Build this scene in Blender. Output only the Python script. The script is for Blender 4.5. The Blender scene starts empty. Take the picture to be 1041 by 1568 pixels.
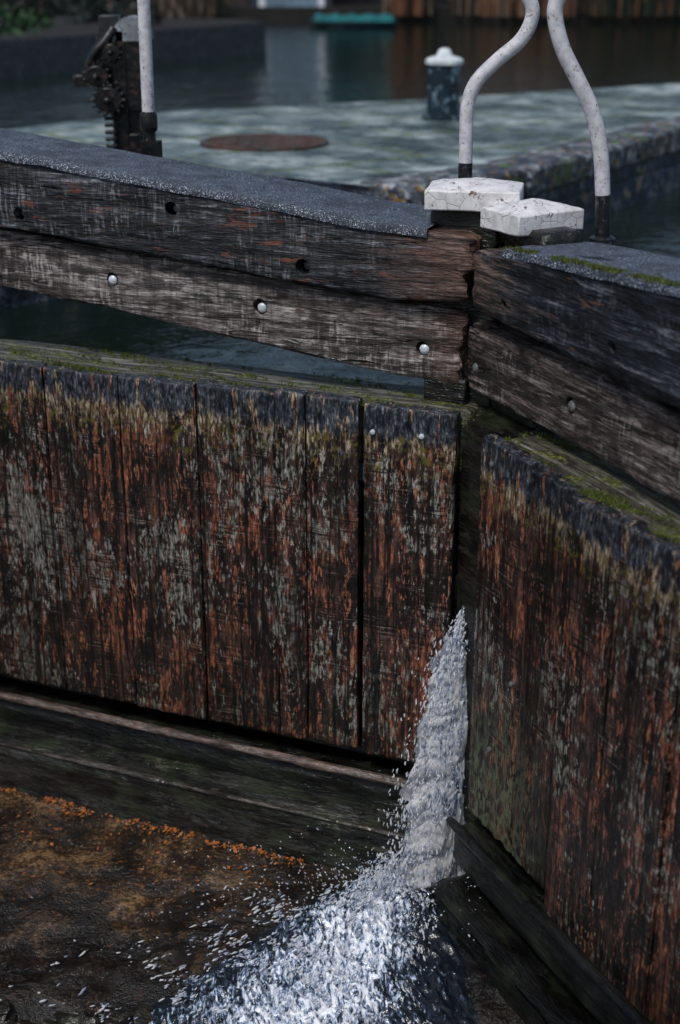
import bpy, bmesh, math, random
from mathutils import Vector, Matrix, noise
random.seed(7)
R=random.random
def U(a,b): return a+(b-a)*R()
D=bpy.data
scn=bpy.context.scene
# ------------------------------------------------------------------ helpers
def link(o,parent=None):
    scn.collection.objects.link(o)
    if parent: o.parent=parent
    return o
def empty(name,mat=None):
    e=D.objects.new(name,None); scn.collection.objects.link(e)
    if mat is not None: e.matrix_world=mat
    return e
def mesh(name,V,F,mat=None,parent=None,smooth=True,mi=None):
    m=D.meshes.new(name); m.from_pydata([tuple(v) for v in V],[],F)
    for ma in (mat if isinstance(mat,(list,tuple)) else [mat]):
        if ma: m.materials.append(ma)
    m.validate(); m.update()
    if smooth: m.polygons.foreach_set('use_smooth',[True]*len(m.polygons))
    if mi: m.polygons.foreach_set('material_index',mi[:len(m.polygons)])
    return link(D.objects.new(name,m),parent)
class Geo:
    def __init__(s): s.V=[];s.F=[];s.M=[]
    def add(s,V,F,mi=0):
        b=len(s.V); s.V+=[tuple(v) for v in V]; s.F+=[[i+b for i in f] for f in F]; s.M+=[mi]*len(F)
    def box(s,c,d,rot=0,mi=0,M=None,taper=1):
        V=[]
        for z in(-1,1):
            k=taper if z>0 else 1
            for x,y in((-1,-1),(1,-1),(1,1),(-1,1)):
                v=Vector((x*d[0]/2*k,y*d[1]/2*k,z*d[2]/2))
                v=(M@v) if M else Matrix.Rotation(rot,3,'Z')@v
                V.append(v+Vector(c))
        s.add(V,[(0,3,2,1),(4,5,6,7),(0,1,5,4),(1,2,6,5),(2,3,7,6),(3,0,4,7)],mi)
    def lathe(s,prof,c=(0,0,0),n=24,M=None,mi=0):
        V=[]
        for r,z in prof:
            for i in range(n):
                a=2*math.pi*i/n; v=Vector((r*math.cos(a),r*math.sin(a),z))
                if M: v=M@v
                V.append(v+Vector(c))
        F=[(j*n+i,j*n+(i+1)%n,(j+1)*n+(i+1)%n,(j+1)*n+i) for j in range(len(prof)-1) for i in range(n)]
        F.append(list(range(n))[::-1]); F.append([ (len(prof)-1)*n+i for i in range(n)])
        s.add(V,F,mi)
    def tube(s,pts,rad,n=12,mi=0):
        pts=[Vector(p) for p in pts]; V=[]
        up=Vector((0.13,0.97,0.2)).normalized()
        for i,p in enumerate(pts):
            t=(pts[min(i+1,len(pts)-1)]-pts[max(i-1,0)]).normalized()
            a=t.cross(up)
            if a.length<1e-4: a=t.cross(Vector((1,0,0)))
            a.normalize(); b=t.cross(a)
            r=rad(i) if callable(rad) else rad
            for k in range(n):
                q=2*math.pi*k/n; V.append(p+a*math.cos(q)*r+b*math.sin(q)*r)
        F=[(j*n+i,j*n+(i+1)%n,(j+1)*n+(i+1)%n,(j+1)*n+i) for j in range(len(pts)-1) for i in range(n)]
        F.append(list(range(n))[::-1]); F.append([(len(pts)-1)*n+i for i in range(n)])
        s.add(V,F,mi)
    def make(s,name,mat,parent=None,smooth=True,bevel=0):
        o=mesh(name,s.V,s.F,mat,parent,smooth,s.M)
        if smooth:
            o.data.set_sharp_from_angle(angle=math.radians(38))
        if bevel:
            b=o.modifiers.new('b','BEVEL'); b.width=bevel; b.segments=2; b.limit_method='ANGLE'
        return o
def spline(P,n=8):
    P=[Vector(p) for p in P]; out=[]
    for i in range(len(P)-1):
        p0=P[max(i-1,0)];p1=P[i];p2=P[i+1];p3=P[min(i+2,len(P)-1)]
        for k in range(n):
            t=k/n
            out.append(0.5*((2*p1)+(p2-p0)*t+(2*p0-5*p1+4*p2-p3)*t*t+(3*p1-p0-3*p2+p3)*t**3))
    out.append(P[-1]); return out
def lerp_tab(tab,x):
    if x<=tab[0][0]: 
        (a,b),(c,d)=tab[0],tab[1]; return b
    for (a,b),(c,d) in zip(tab,tab[1:]):
        if x<=c: return b+(d-b)*(x-a)/(c-a)
    (a,b),(c,d)=tab[-2:]; return d+(d-b)/(c-a)*(x-c)*0.8

def timber(name,axis,u0,u1,n,sec,mat,parent,r=0.012,amp=0.004,ka=6,kb=6,seed=0,endr=0.02,rag0=0,rag1=0,fs=(2,22)):
    V=[];F=[]
    us=[u0+(u1-u0)*i/n for i in range(n+1)]
    e=endr
    us=[u0,u0+e*0.3,u0+e]+[u for u in us if u0+e*1.3<u<u1-e*1.3]+[u1-e,u1-e*0.3,u1]
    for j,u in enumerate(us):
        a0,a1,b0,b1=sec(u)
        sh={0:1.0,1:0.45,2:0.08}.get(min(j,len(us)-1-j),0)*e*0.8
        a0+=sh;a1-=sh;b0+=sh;b1-=sh
        rr=min(r,(a1-a0)*.4,(b1-b0)*.4)
        pts=[]
        def side(p,q,nm,k):
            for i in range(k+1):
                pts.append((p[0]+(q[0]-p[0])*i/k,p[1]+(q[1]-p[1])*i/k,nm[0],nm[1]))
        side((a0+rr,b0),(a1-rr,b0),(0,-1),ka)
        pts.append((a1-rr*.3,b0+rr*.3,.7,-.7))
        side((a1,b0+rr),(a1,b1-rr),(1,0),kb)
        pts.append((a1-rr*.3,b1-rr*.3,.7,.7))
        side((a1-rr,b1),(a0+rr,b1),(0,1),ka)
        pts.append((a0+rr*.3,b1-rr*.3,-.7,.7))
        side((a0,b1-rr),(a0,b0+rr),(-1,0),kb)
        pts.append((a0+rr*.3,b0+rr*.3,-.7,-.7))
        K=len(pts)
        for (a,b,na,nb) in pts:
            q=Vector((u*fs[0]+seed*7.3,a*fs[1],b*fs[1]))
            d=amp*noise.fractal(q,1.0,2.0,4)*1.3
            if abs(na)+abs(nb)>1.2:
                d-=amp*1.6*max(0,noise.noise(Vector((u*14+seed,a*3,b*3)))+.15)*2
            uu=u
            if j<3 and rag0: uu+=rag0*noise.noise(Vector((a*30,b*30,seed)))
            if j>=len(us)-3 and rag1: uu+=rag1*noise.noise(Vector((a*30,b*30,seed+5)))
            A=a+na*d;B=b+nb*d
            V.append((uu,A,B) if axis=='x' else (A,B,uu))
    L=len(us)
    for j in range(L-1):
        for i in range(K):
            F.append((j*K+i,(j+1)*K+i,(j+1)*K+(i+1)%K,j*K+(i+1)%K))
    F.append(list(range(K))); F.append([(L-1)*K+i for i in range(K)][::-1])
    o=mesh(name,V,F,mat,parent)
    bm=bmesh.new(); bm.from_mesh(o.data); bmesh.ops.recalc_face_normals(bm,faces=bm.faces); bm.to_mesh(o.data); bm.free()
    o.data.set_sharp_from_angle(angle=math.radians(45))
    return o
def drill(o,holes,mw):
    g=Geo()
    for x,y,z,r in holes:
        M=Matrix.Rotation(math.radians(90),3,'X')
        g.lathe([(r,-0.05),(r,0.06)],(x,y,z),18,M)
    c=g.make('cut',None,None,False); c.matrix_world=mw
    bm=bmesh.new(); bm.from_mesh(c.data); bmesh.ops.recalc_face_normals(bm,faces=bm.faces); bm.to_mesh(c.data); bm.free()
    bpy.context.view_layer.update()
    md=o.modifiers.new('h','BOOLEAN'); md.operation='DIFFERENCE'; md.object=c; md.solver='EXACT'
    bpy.context.view_layer.objects.active=o
    bpy.ops.object.modifier_apply(modifier='h')
    D.objects.remove(c)
# ------------------------------------------------------------------ node builder
class NB:
    def __init__(s,name,rough=.7,coord='Object'):
        s.mat=D.materials.new(name); s.mat.use_nodes=True; s.nt=s.mat.node_tree; s.nt.nodes.clear()
        s.out=s.n('ShaderNodeOutputMaterial'); s.b=s.n('ShaderNodeBsdfPrincipled')
        s.nt.links.new(s.b.outputs[0],s.out.inputs[0]); s.b.inputs['Roughness'].default_value=rough
        s.P=s.n('ShaderNodeTexCoord').outputs[coord]
        sp=s.n('ShaderNodeSeparateXYZ'); s.l(s.P,sp.inputs[0]); s.X,s.Y,s.Z=sp.outputs
    def n(s,t): return s.nt.nodes.new(t)
    def l(s,a,b): s.nt.links.new(a,b)
    def put(s,v,inp):
        if isinstance(v,bpy.types.NodeSocket): s.l(v,inp)
        elif isinstance(v,(tuple,list)): inp.default_value=(*v[:3],1) if len(inp.default_value)==4 else v
        else: inp.default_value=v
    def map(s,sc,off=(0,0,0),rot=(0,0,0)):
        m=s.n('ShaderNodeMapping'); s.l(s.P,m.inputs[0]); m.inputs['Scale'].default_value=sc; m.inputs['Location'].default_value=off; m.inputs['Rotation'].default_value=rot
        return m.outputs[0]
    def noise(s,sc,det=4,ro=.6,dist=0,off=(0,0,0)):
        if not isinstance(sc,(tuple,list)): sc=(sc,)*3
        t=s.n('ShaderNodeTexNoise'); s.l(s.map(sc,off),t.inputs['Vector']); t.inputs['Scale'].default_value=1
        t.inputs['Detail'].default_value=det; t.inputs['Roughness'].default_value=ro; t.inputs['Distortion'].default_value=dist
        return t.outputs['Fac']
    def vor(s,sc,feat='F1',off=(0,0,0)):
        if not isinstance(sc,(tuple,list)): sc=(sc,)*3
        t=s.n('ShaderNodeTexVoronoi'); t.feature=feat; s.l(s.map(sc,off),t.inputs['Vector']); t.inputs['Scale'].default_value=1
        return t.outputs['Distance']
    def ramp(s,f,st):
        r=s.n('ShaderNodeValToRGB'); s.l(f,r.inputs[0]); e=r.color_ramp.elements
        while len(e)<len(st): e.new(.5)
        for i,(p,c) in enumerate(st): e[i].position=p; e[i].color=(*c,1) if len(c)==3 else c
        return r.outputs[0]
    def step(s,f,a,b):
        r=s.n('ShaderNodeMapRange'); s.put(f,r.inputs[0]); r.inputs[1].default_value=a; r.inputs[2].default_value=b
        return r.outputs[0]
    def mix(s,f,a,b,mode='MIX'):
        m=s.n('ShaderNodeMix'); m.data_type='RGBA'; m.blend_type=mode
        s.put(f,m.inputs[0]); s.put(a,m.inputs[6]); s.put(b,m.inputs[7]); return m.outputs[2]
    def m(s,op,a,b=0,c=None):
        m=s.n('ShaderNodeMath'); m.operation=op; s.put(a,m.inputs[0]); s.put(b,m.inputs[1])
        if c is not None: s.put(c,m.inputs[2])
        return m.outputs[0]
    def wsum(s,*p):
        r=None
        for f,w in p:
            q=s.m('MULTIPLY',f,w); r=q if r is None else s.m('ADD',r,q)
        return r
    def fin(s,col,rough=None,bump=None,bs=.5,bd=.01,spec=None,metal=None):
        s.put(col,s.b.inputs['Base Color'])
        if rough is not None: s.put(rough,s.b.inputs['Roughness'])
        if spec is not None: s.put(spec,s.b.inputs['Specular IOR Level'])
        if metal is not None: s.put(metal,s.b.inputs['Metallic'])
        if bump is not None:
            bp=s.n('ShaderNodeBump'); s.l(bump,bp.inputs['Height']); bp.inputs['Strength'].default_value=bs; bp.inputs['Distance'].default_value=bd
            s.l(bp.outputs[0],s.b.inputs['Normal'])
        return s.mat
    def translucent(s,col,k=.45,alpha=None):
        """aerated water lets light through: mix in a translucent lobe"""
        t=s.n('ShaderNodeBsdfTranslucent'); s.put(col,t.inputs[0]); mx=s.n('ShaderNodeMixShader'); mx.inputs[0].default_value=k
        s.l(s.b.outputs[0],mx.inputs[1]); s.l(t.outputs[0],mx.inputs[2]); last=mx.outputs[0]
        if alpha is not None:
            tr=s.n('ShaderNodeBsdfTransparent'); m2=s.n('ShaderNodeMixShader'); s.put(alpha,m2.inputs[0]); s.l(tr.outputs[0],m2.inputs[1]); s.l(last,m2.inputs[2]); last=m2.outputs[0]
        s.l(last,s.out.inputs[0]); return s.mat
# ---- planking
def mat_plank(name,off=0,dark=1.0,green=0.0,gthr=.79,rthr=.715):
    b=NB(name); o=(off,off*.7,off*.3)
    oi=b.n('ShaderNodeObjectInfo').outputs['Random']
    fine=b.noise((150,150,40),3,.7,0,o)
    big=b.noise((3.6,3.6,2.6),2,.5,0,(o[0]+8,0,0)); big2=b.noise((3.0,3.0,2.8),2,.5,0,(o[0]+2,5,5))
    vs=b.noise((80,80,2.4),3,.6,.2,(o[0],4,4))
    base=b.ramp(b.wsum((b.noise((22,22,5),4,.75,.3,o),.75),(fine,.25)),[(.38,(.004,.0032,.003)),(.49,(.024,.0145,.012)),(.56,(.078,.040,.031)),(.66,(.19,.10,.078))])
    n1=b.noise((30,30,8),5,.72,.4,(o[0]+3,1,2))
    p=b.wsum((n1,.66),(fine,.34),(big,.34))
    rmask=b.step(p,rthr,rthr+.025)
    red=b.ramp(b.wsum((fine,.55),(n1,.45)),[(.42,(.07,.025,.018)),(.51,(.18,.060,.036)),(.58,(.40,.14,.075)),(.68,(.62,.32,.21))])
    col=b.mix(b.m('MULTIPLY',rmask,.85),base,red)
    n2=b.noise((36,36,19),5,.76,.3,(o[0]+13,4,7))
    g_=b.wsum((n2,.62),(fine,.38),(big2,.50))
    gmask=b.step(g_,gthr,gthr+.02)
    grey=b.ramp(b.wsum((fine,.6),(n2,.4)),[(.40,(.045,.045,.037)),(.52,(.17,.165,.14)),(.62,(.44,.43,.385))])
    col=b.mix(b.m('MULTIPLY',gmask,.9),col,grey)
    sc=b.noise((6,6,200),3,.65,.2,(o[0],2,0)); area=b.noise((7,7,8),2,.6,0,(o[0]+4,1,1))
    col=b.mix(b.m('MULTIPLY',b.m('MULTIPLY',b.step(sc,.53,.60),b.step(area,.42,.54)),.88),col,(.005,.004,.004))
    col=b.mix(b.m('MULTIPLY',b.m('MULTIPLY',b.step(sc,.41,.34),b.step(area,.48,.58)),.8),col,(.30,.24,.20))
    col=b.mix(b.m('MULTIPLY',b.step(vs,.51,.60),.88),col,(.004,.0035,.0035))
    st=b.noise((11,11,1.3),4,.65,.3,(o[0]+17,4,4)); col=b.mix(b.m('MULTIPLY',b.step(st,.50,.62),.68),col,(.008,.006,.0055))
    edge=b.noise((30,30,3),3,.7,.3,(o[0]+1,1,1))
    h=b.m('ADD',b.Z,b.m('MULTIPLY',b.m('SUBTRACT',edge,.5),.34))
    tan=b.ramp(fine,[(.36,(.012,.010,.008)),(.46,(.09,.064,.042)),(.55,(.36,.27,.18)),(.68,(.62,.53,.41))])
    tmask=b.m('MULTIPLY',b.step(h,1.335,1.39),b.step(b.noise((26,26,9),4,.7,0,(o[0]+5,2,9)),.45,.52))
    col=b.mix(tmask,col,tan)
    mossm=b.m('MULTIPLY',b.m('MULTIPLY',b.step(h,1.28,1.33),b.step(h,1.44,1.39)),b.step(b.noise((30,30,30),4,.75,0,(o[0]+6,2,2)),.55,.60))
    col=b.mix(b.m('MULTIPLY',mossm,.8),col,(.12,.10,.014))
    slate=b.ramp(b.wsum((n2,.5),(fine,.5)),[(.40,(.005,.006,.008)),(.49,(.020,.024,.033)),(.56,(.07,.078,.095)),(.66,(.30,.30,.31))])
    h2=b.m('ADD',b.Z,b.m('MULTIPLY',b.m('SUBTRACT',edge,.5),.13))
    col=b.mix(b.m('MULTIPLY',b.step(h2,1.40,1.42),b.step(n1,.60,.55)),col,slate)
    low=b.step(b.m('ADD',b.Z,b.m('MULTIPLY',big,.3)),.95,.45)
    col=b.mix(b.m('MULTIPLY',low,.55),col,b.mix(1,col,(.42,.46,.32),'MULTIPLY'))
    if green>0:
        gz=b.m('MULTIPLY',b.m('MULTIPLY',b.step(b.Z,.85,.55),b.step(b.X,-.62,-.45)),b.step(b.wsum((n2,.6),(fine,.4)),.48,.53))
        col=b.mix(b.m('MULTIPLY',gz,green),col,(.12,.15,.085))
    tone=b.step(oi,-1.2,1.0)
    tc=b.n('ShaderNodeCombineXYZ'); [b.l(b.m('MULTIPLY',tone,dark*1.15),tc.inputs[i]) for i in range(3)]
    col=b.mix(1,col,tc.outputs[0],'MULTIPLY')
    bump=b.wsum((n1,.8),(fine,.25),(vs,-.7))
    return b.fin(col,b.ramp(n2,[(.38,(.28,)*3),(.62,(.62,)*3)]),bump,1,.007,spec=.45)
# ---- beams
def mat_beam(name,cols,off=0,nose=None,strength=1.0,accent=(.22,.06,.03),am_=.62):
    b=NB(name); o=(off,off,off)
    g=b.noise((2.6,46,46),5,.72,.5,o); fine=b.noise((26,120,150),3,.7,.2,(off+3,3,1))
    f=b.wsum((g,.66),(fine,.34))
    col=b.ramp(f,[(.40,cols[0]),(.49,cols[1]),(.565,cols[2]),(.66,cols[3])])
    v=b.noise((95,9,9),3,.7,.25,(off+3,1,1)); vb=b.noise((4.5,6,6),2,.6,0,(off+5,2,3))
    vm=b.m('MULTIPLY',b.step(b.wsum((v,.7),(fine,.3)),.51,.58),b.step(vb,.49,.60))
    col=b.mix(b.m('MULTIPLY',vm,.85*strength),col,b.mix(.5,cols[3],cols[2]))
    col=b.mix(b.m('MULTIPLY',b.step(v,.50,.40),.45*strength),col,cols[0])
    dk=b.m('MULTIPLY',b.step(b.noise((9,16,26),5,.72,.3,(off+7,7,7)),.49,.56),.8)
    col=b.mix(dk,col,cols[0])
    am=b.m('MULTIPLY',b.step(b.noise((8,26,34),5,.72,.4,(off+1,5,9)),am_,am_+.03),.85)
    col=b.mix(am,col,accent)
    cr=b.noise((1.1,1,26),3,.6,.6,(off+2,2,2)); crm=b.m('SUBTRACT',1,b.step(b.m('ABSOLUTE',b.m('SUBTRACT',cr,.5)),.003,.012))
    crg=b.m('MULTIPLY',crm,b.step(vb,.42,.5))
    col=b.mix(b.m('MULTIPLY',crg,.95),col,(.003,.003,.003))
    if nose is not None:
        x0,x1,nc=nose
        nm=b.step(b.m('ADD',b.X,b.m('MULTIPLY',b.m('SUBTRACT',g,.5),1.1)),x0,x1)
        nn=b.ramp(f,[(.40,(.008,.006,.006)),(.49,nc),(.56,tuple(min(1,q*2.4) for q in nc)),(.66,tuple(min(1,q*5) for q in nc))])
        col=b.mix(b.m('MULTIPLY',nm,.9),col,nn)
    bump=b.wsum((g,1.0),(crg,-1.4),(fine,.5))
    return b.fin(col,.5,bump,1,.008,spec=.4)
# ---- others
def mat_grit(name,base=(.046,.058,.084)):
    b=NB(name); n1=b.noise(260,2,.6); n2=b.noise(9,3,.6)
    col=b.ramp(n1,[(.36,tuple(q*.15 for q in base)),(.52,base),(.60,tuple(q*2.8 for q in base)),(.68,(.7,.76,.84))])
    col=b.mix(b.m('MULTIPLY',b.step(n2,.48,.62),.5),col,(.022,.027,.038))
    return b.fin(col,b.ramp(n2,[(.3,(.35,)*3),(.7,(.7,)*3)]),n1,.9,.004)
def mat_top():
    b=NB('gate_top_wood'); g=b.noise((2.5,80,80),4,.72,.4); n=b.noise((8,26,8),5,.75)
    col=b.ramp(g,[(.34,(.012,.010,.008)),(.49,(.07,.062,.048)),(.58,(.19,.18,.15)),(.70,(.42,.43,.42))])
    col=b.mix(b.m('MULTIPLY',b.step(n,.52,.58),.8),col,(.014,.012,.010))
    mm=b.step(b.noise((7,16,7),5,.75,0,(3,3,3)),.51,.57)
    col=b.mix(b.m('MULTIPLY',mm,.85),col,b.ramp(b.noise(100,3,.6),[(.34,(.012,.017,.003)),(.52,(.085,.10,.014)),(.66,(.26,.27,.05))]))
    return b.fin(col,.45,b.wsum((g,1),(mm,.6)),1,.007)
def mat_wet_dark(name,c=(.02,.022,.018),green=.5,lt=.5):
    b=NB(name); g=b.noise((5,22,22),5,.72,.4); fi=b.noise((22,90,90),3,.7,0,(2,2,2)); f=b.wsum((g,.65),(fi,.35))
    col=b.ramp(f,[(.38,tuple(q*.15 for q in c)),(.5,c),(.60,tuple(q*3 for q in c))])
    gm=b.step(b.noise((6,9,12),4,.7,0,(3,3,3)),.5,.6)
    col=b.mix(b.m('MULTIPLY',gm,green),col,b.mix(fi,(.010,.014,.006),(.05,.068,.028)))
    wm=b.step(b.noise((9,12,34),5,.75,0,(5,8,3)),.6,.64); col=b.mix(b.m('MULTIPLY',wm,lt),col,(.15,.13,.10))
    return b.fin(col,b.ramp(b.noise(6,2,.6),[(.35,(.13,)*3),(.65,(.5,)*3)]),f,1,.014)
def mat_white():
    b=NB('white_paint_worn'); n=b.noise(22,5,.7); cr=b.vor((26,26,26),'DISTANCE_TO_EDGE')
    col=b.ramp(n,[(.3,(.62,.60,.60)),(.5,(.82,.81,.82)),(.7,(.90,.90,.92))])
    col=b.mix(b.m('MULTIPLY',b.m('SUBTRACT',1,b.step(cr,.006,.022)),b.step(b.noise(9,2,.5,0,(4,4,4)),.48,.58)),col,(.25,.20,.18))
    col=b.mix(b.step(b.noise(30,5,.72,0,(7,1,1)),.60,.63),col,(.14,.055,.04))
    col=b.mix(b.m('MULTIPLY',b.step(b.noise(14,4,.7,0,(1,7,1)),.5,.7),.5),col,(.38,.36,.38))
    return b.fin(col,.55,b.wsum((n,1),(b.step(cr,0,.03),.3)),.6,.004)
def mat_rod():
    b=NB('rod_white_paint'); n=b.noise(38,5,.7)
    col=b.ramp(n,[(.3,(.42,.41,.44)),(.55,(.70,.69,.72)),(.75,(.80,.79,.82))])
    col=b.mix(b.step(b.noise(75,4,.7,0,(3,3,3)),.62,.65),col,(.12,.06,.04))
    return b.fin(col,.4,n,.4,.002)
def mat_simple(name,c,rough=.5,var=.5,sc=20,bs=.4,metal=0,spot=None):
    b=NB(name); n=b.noise(sc,4,.65)
    col=b.ramp(n,[(.3,tuple(q*(1-var) for q in c)),(.55,c),(.75,tuple(min(1,q*(1+var*1.3)) for q in c))])
    if spot: col=b.mix(b.step(b.noise(sc*1.3,4,.7,0,(5,5,5)),.56,.60),col,spot)
    return b.fin(col,rough,n if bs else None,bs,.005,metal=metal)
def mat_drop(name,c,k,ro=.12):
    b=NB(name); b.fin(c,ro,spec=.6); return b.translucent(c,k)
def mat_canal():
    b=NB('canal_water_surface'); n=b.noise((1.6,1.6,1),3,.55,.3); n2=b.noise((8,8,1),3,.6,.8)
    return b.fin((.006,.012,.008),.03,b.wsum((n,1),(n2,.32)),.42,.06,spec=.42)
def mat_paving():
    b=NB('lockside_stone_flags')
    br=b.n('ShaderNodeTexBrick'); b.l(b.map((1,1,1),(0,0,0),(0,0,math.radians(-38))),br.inputs['Vector'])
    br.inputs['Scale'].default_value=1; br.inputs['Brick Width'].default_value=1.25; br.inputs['Row Height'].default_value=.8
    br.inputs['Mortar Size'].default_value=.022; br.inputs['Color1'].default_value=(.62,.62,.62,1); br.inputs['Color2'].default_value=(1,1,1,1); br.inputs['Mortar'].default_value=(.18,.18,.18,1)
    br.inputs['Mortar Smooth'].default_value=.4
    n=b.noise(2.2,6,.72); n2=b.noise(11,4,.7,0,(3,3,3))
    col=b.ramp(n,[(.34,(.028,.042,.043)),(.45,(.10,.135,.135)),(.54,(.25,.31,.305)),(.65,(.60,.67,.66))])
    col=b.mix(1,col,br.outputs['Color'],'MULTIPLY')
    moss=b.m('MULTIPLY',b.step(br.outputs['Fac'],.1,.5),b.step(n2,.46,.54))
    col=b.mix(moss,col,(.20,.25,.015))
    col=b.mix(b.m('MULTIPLY',b.step(n2,.57,.63),.65),col,(.04,.055,.035))
    return b.fin(col,b.ramp(n,[(.4,(.20,)*3),(.6,(.5,)*3)]),b.m('SUBTRACT',n2,br.outputs['Fac']),.6,.02)
def mat_coping():
    b=NB('coping_stone'); n=b.noise(7,5,.72); n2=b.noise(16,5,.75,0,(2,9,1))
    col=b.ramp(n,[(.36,(.018,.024,.034)),(.5,(.11,.13,.15)),(.62,(.55,.58,.62))])
    col=b.mix(b.step(n2,.49,.54),col,(.014,.024,.046))
    col=b.mix(b.m('MULTIPLY',b.step(b.noise(24,4,.7,0,(1,1,8)),.57,.61),.9),col,(.34,.17,.025))
    col=b.mix(b.step(b.noise(5,4,.7,0,(8,1,8)),.56,.63),col,(.08,.13,.02))
    return b.fin(col,.45,n2,.8,.02)
def mat_wall():
    b=NB('lock_wall_masonry')
    br=b.n('ShaderNodeTexBrick'); c=b.n('ShaderNodeCombineXYZ'); b.l(b.m('ADD',b.X,b.m('MULTIPLY',b.Y,.9)),c.inputs[0]); b.l(b.Z,c.inputs[1]); b.l(c.outputs[0],br.inputs['Vector'])
    br.inputs['Scale'].default_value=1; br.inputs['Brick Width'].default_value=.9; br.inputs['Row Height'].default_value=.2
    br.inputs['Mortar Size'].default_value=.012; br.inputs['Color1'].default_value=(.6,.6,.6,1); br.inputs['Color2'].default_value=(1,1,1,1); br.inputs['Mortar'].default_value=(.25,.25,.25,1)
    n=b.noise(9,5,.75); n2=b.noise(4,3,.6,0,(6,6,6))
    col=b.ramp(n,[(.38,(.006,.008,.014)),(.50,(.034,.046,.072)),(.57,(.20,.22,.27)),(.64,(.50,.29,.08))])
    col=b.mix(b.m('MULTIPLY',b.step(n2,.55,.62),.7),col,(.02,.045,.14)); col=b.mix(1,col,br.outputs['Color'],'MULTIPLY')
    return b.fin(col,.45,b.m('SUBTRACT',n,br.outputs['Fac']),.7,.03)
def mat_apron():
    b=NB('apron_wet_stone'); n=b.noise((4.6,4.6,4.6),6,.76,.4); n2=b.noise(75,4,.75); n3=b.noise(2.6,3,.5,.4,(1.3,4,0))
    f=b.wsum((n,.62),(n2,.38))
    col=b.ramp(f,[(.41,(.003,.0022,.0018)),(.48,(.017,.010,.0055)),(.535,(.062,.034,.015)),(.61,(.26,.155,.072))])
    col=b.mix(b.m('MULTIPLY',b.step(b.noise((20,20,20),5,.75,0,(9,2,2)),.61,.63),.8),col,(.26,.085,.016))
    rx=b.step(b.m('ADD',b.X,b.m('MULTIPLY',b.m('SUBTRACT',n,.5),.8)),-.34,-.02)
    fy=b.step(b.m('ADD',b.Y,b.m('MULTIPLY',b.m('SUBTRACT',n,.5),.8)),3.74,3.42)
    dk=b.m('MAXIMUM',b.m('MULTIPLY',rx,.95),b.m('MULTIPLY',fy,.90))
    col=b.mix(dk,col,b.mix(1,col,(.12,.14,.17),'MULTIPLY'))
    wet=b.step(n3,.58,.44)
    bmp=b.m('MULTIPLY',b.wsum((n,1),(n2,.30)),b.m('SUBTRACT',1,b.m('MULTIPLY',wet,.30)))
    return b.fin(col,b.m('SUBTRACT',.30,b.m('MULTIPLY',wet,.24)),bmp,1,.026,spec=.7)

MP=mat_plank('planking_weathered_paint',0,1.12,0,.795,.695); MPR=mat_plank('planking_weathered_paint_right',4.7,.92,.8,.815,.698)
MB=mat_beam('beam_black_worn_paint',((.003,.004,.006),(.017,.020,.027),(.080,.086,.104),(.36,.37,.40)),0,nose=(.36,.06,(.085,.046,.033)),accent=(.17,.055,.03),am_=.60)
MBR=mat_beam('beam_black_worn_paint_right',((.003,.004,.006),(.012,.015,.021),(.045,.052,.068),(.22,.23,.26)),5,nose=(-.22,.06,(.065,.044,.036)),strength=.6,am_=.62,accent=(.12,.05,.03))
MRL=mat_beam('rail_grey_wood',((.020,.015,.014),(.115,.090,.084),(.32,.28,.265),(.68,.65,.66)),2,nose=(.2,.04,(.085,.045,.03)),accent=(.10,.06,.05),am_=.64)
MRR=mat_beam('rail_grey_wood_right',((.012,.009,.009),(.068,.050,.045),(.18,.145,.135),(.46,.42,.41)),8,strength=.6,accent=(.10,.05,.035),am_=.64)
MG=mat_grit('grit_felt'); MT=mat_top(); MW=mat_wet_dark('wet_timber',(.004,.004,.0035),.25,.12); MPOST=mat_wet_dark('mitre_post_wood',(.0075,.0065,.0055),.4,.15)
MBEAD=mat_wet_dark('bead_worn_wood',(.080,.056,.047),.12,.3); MSTRIP=mat_wet_dark('strip_worn_highlight',(.038,.030,.026),.4,.3); MCILL=mat_wet_dark('cill_green_timber',(.012,.012,.011),.6,.4)  # edge strip's lighter tone holds both wear and a painted highlight
MWH=mat_white(); MROD=mat_rod(); MBLK=mat_simple('black_paint',(.010,.011,.013),.35,.5,40,spot=(.06,.07,.08))
MIR=mat_simple('cast_iron_black',(.010,.010,.012),.32,.6,30,.6,0,(.05,.03,.022))
MBOLT=mat_simple('bolt_zinc',(.66,.72,.78),.35,.35,60,.2,.1)
MBOLTD=mat_simple('bolt_rusty',(.15,.16,.16),.45,.5,60,.4,.2)

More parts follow.
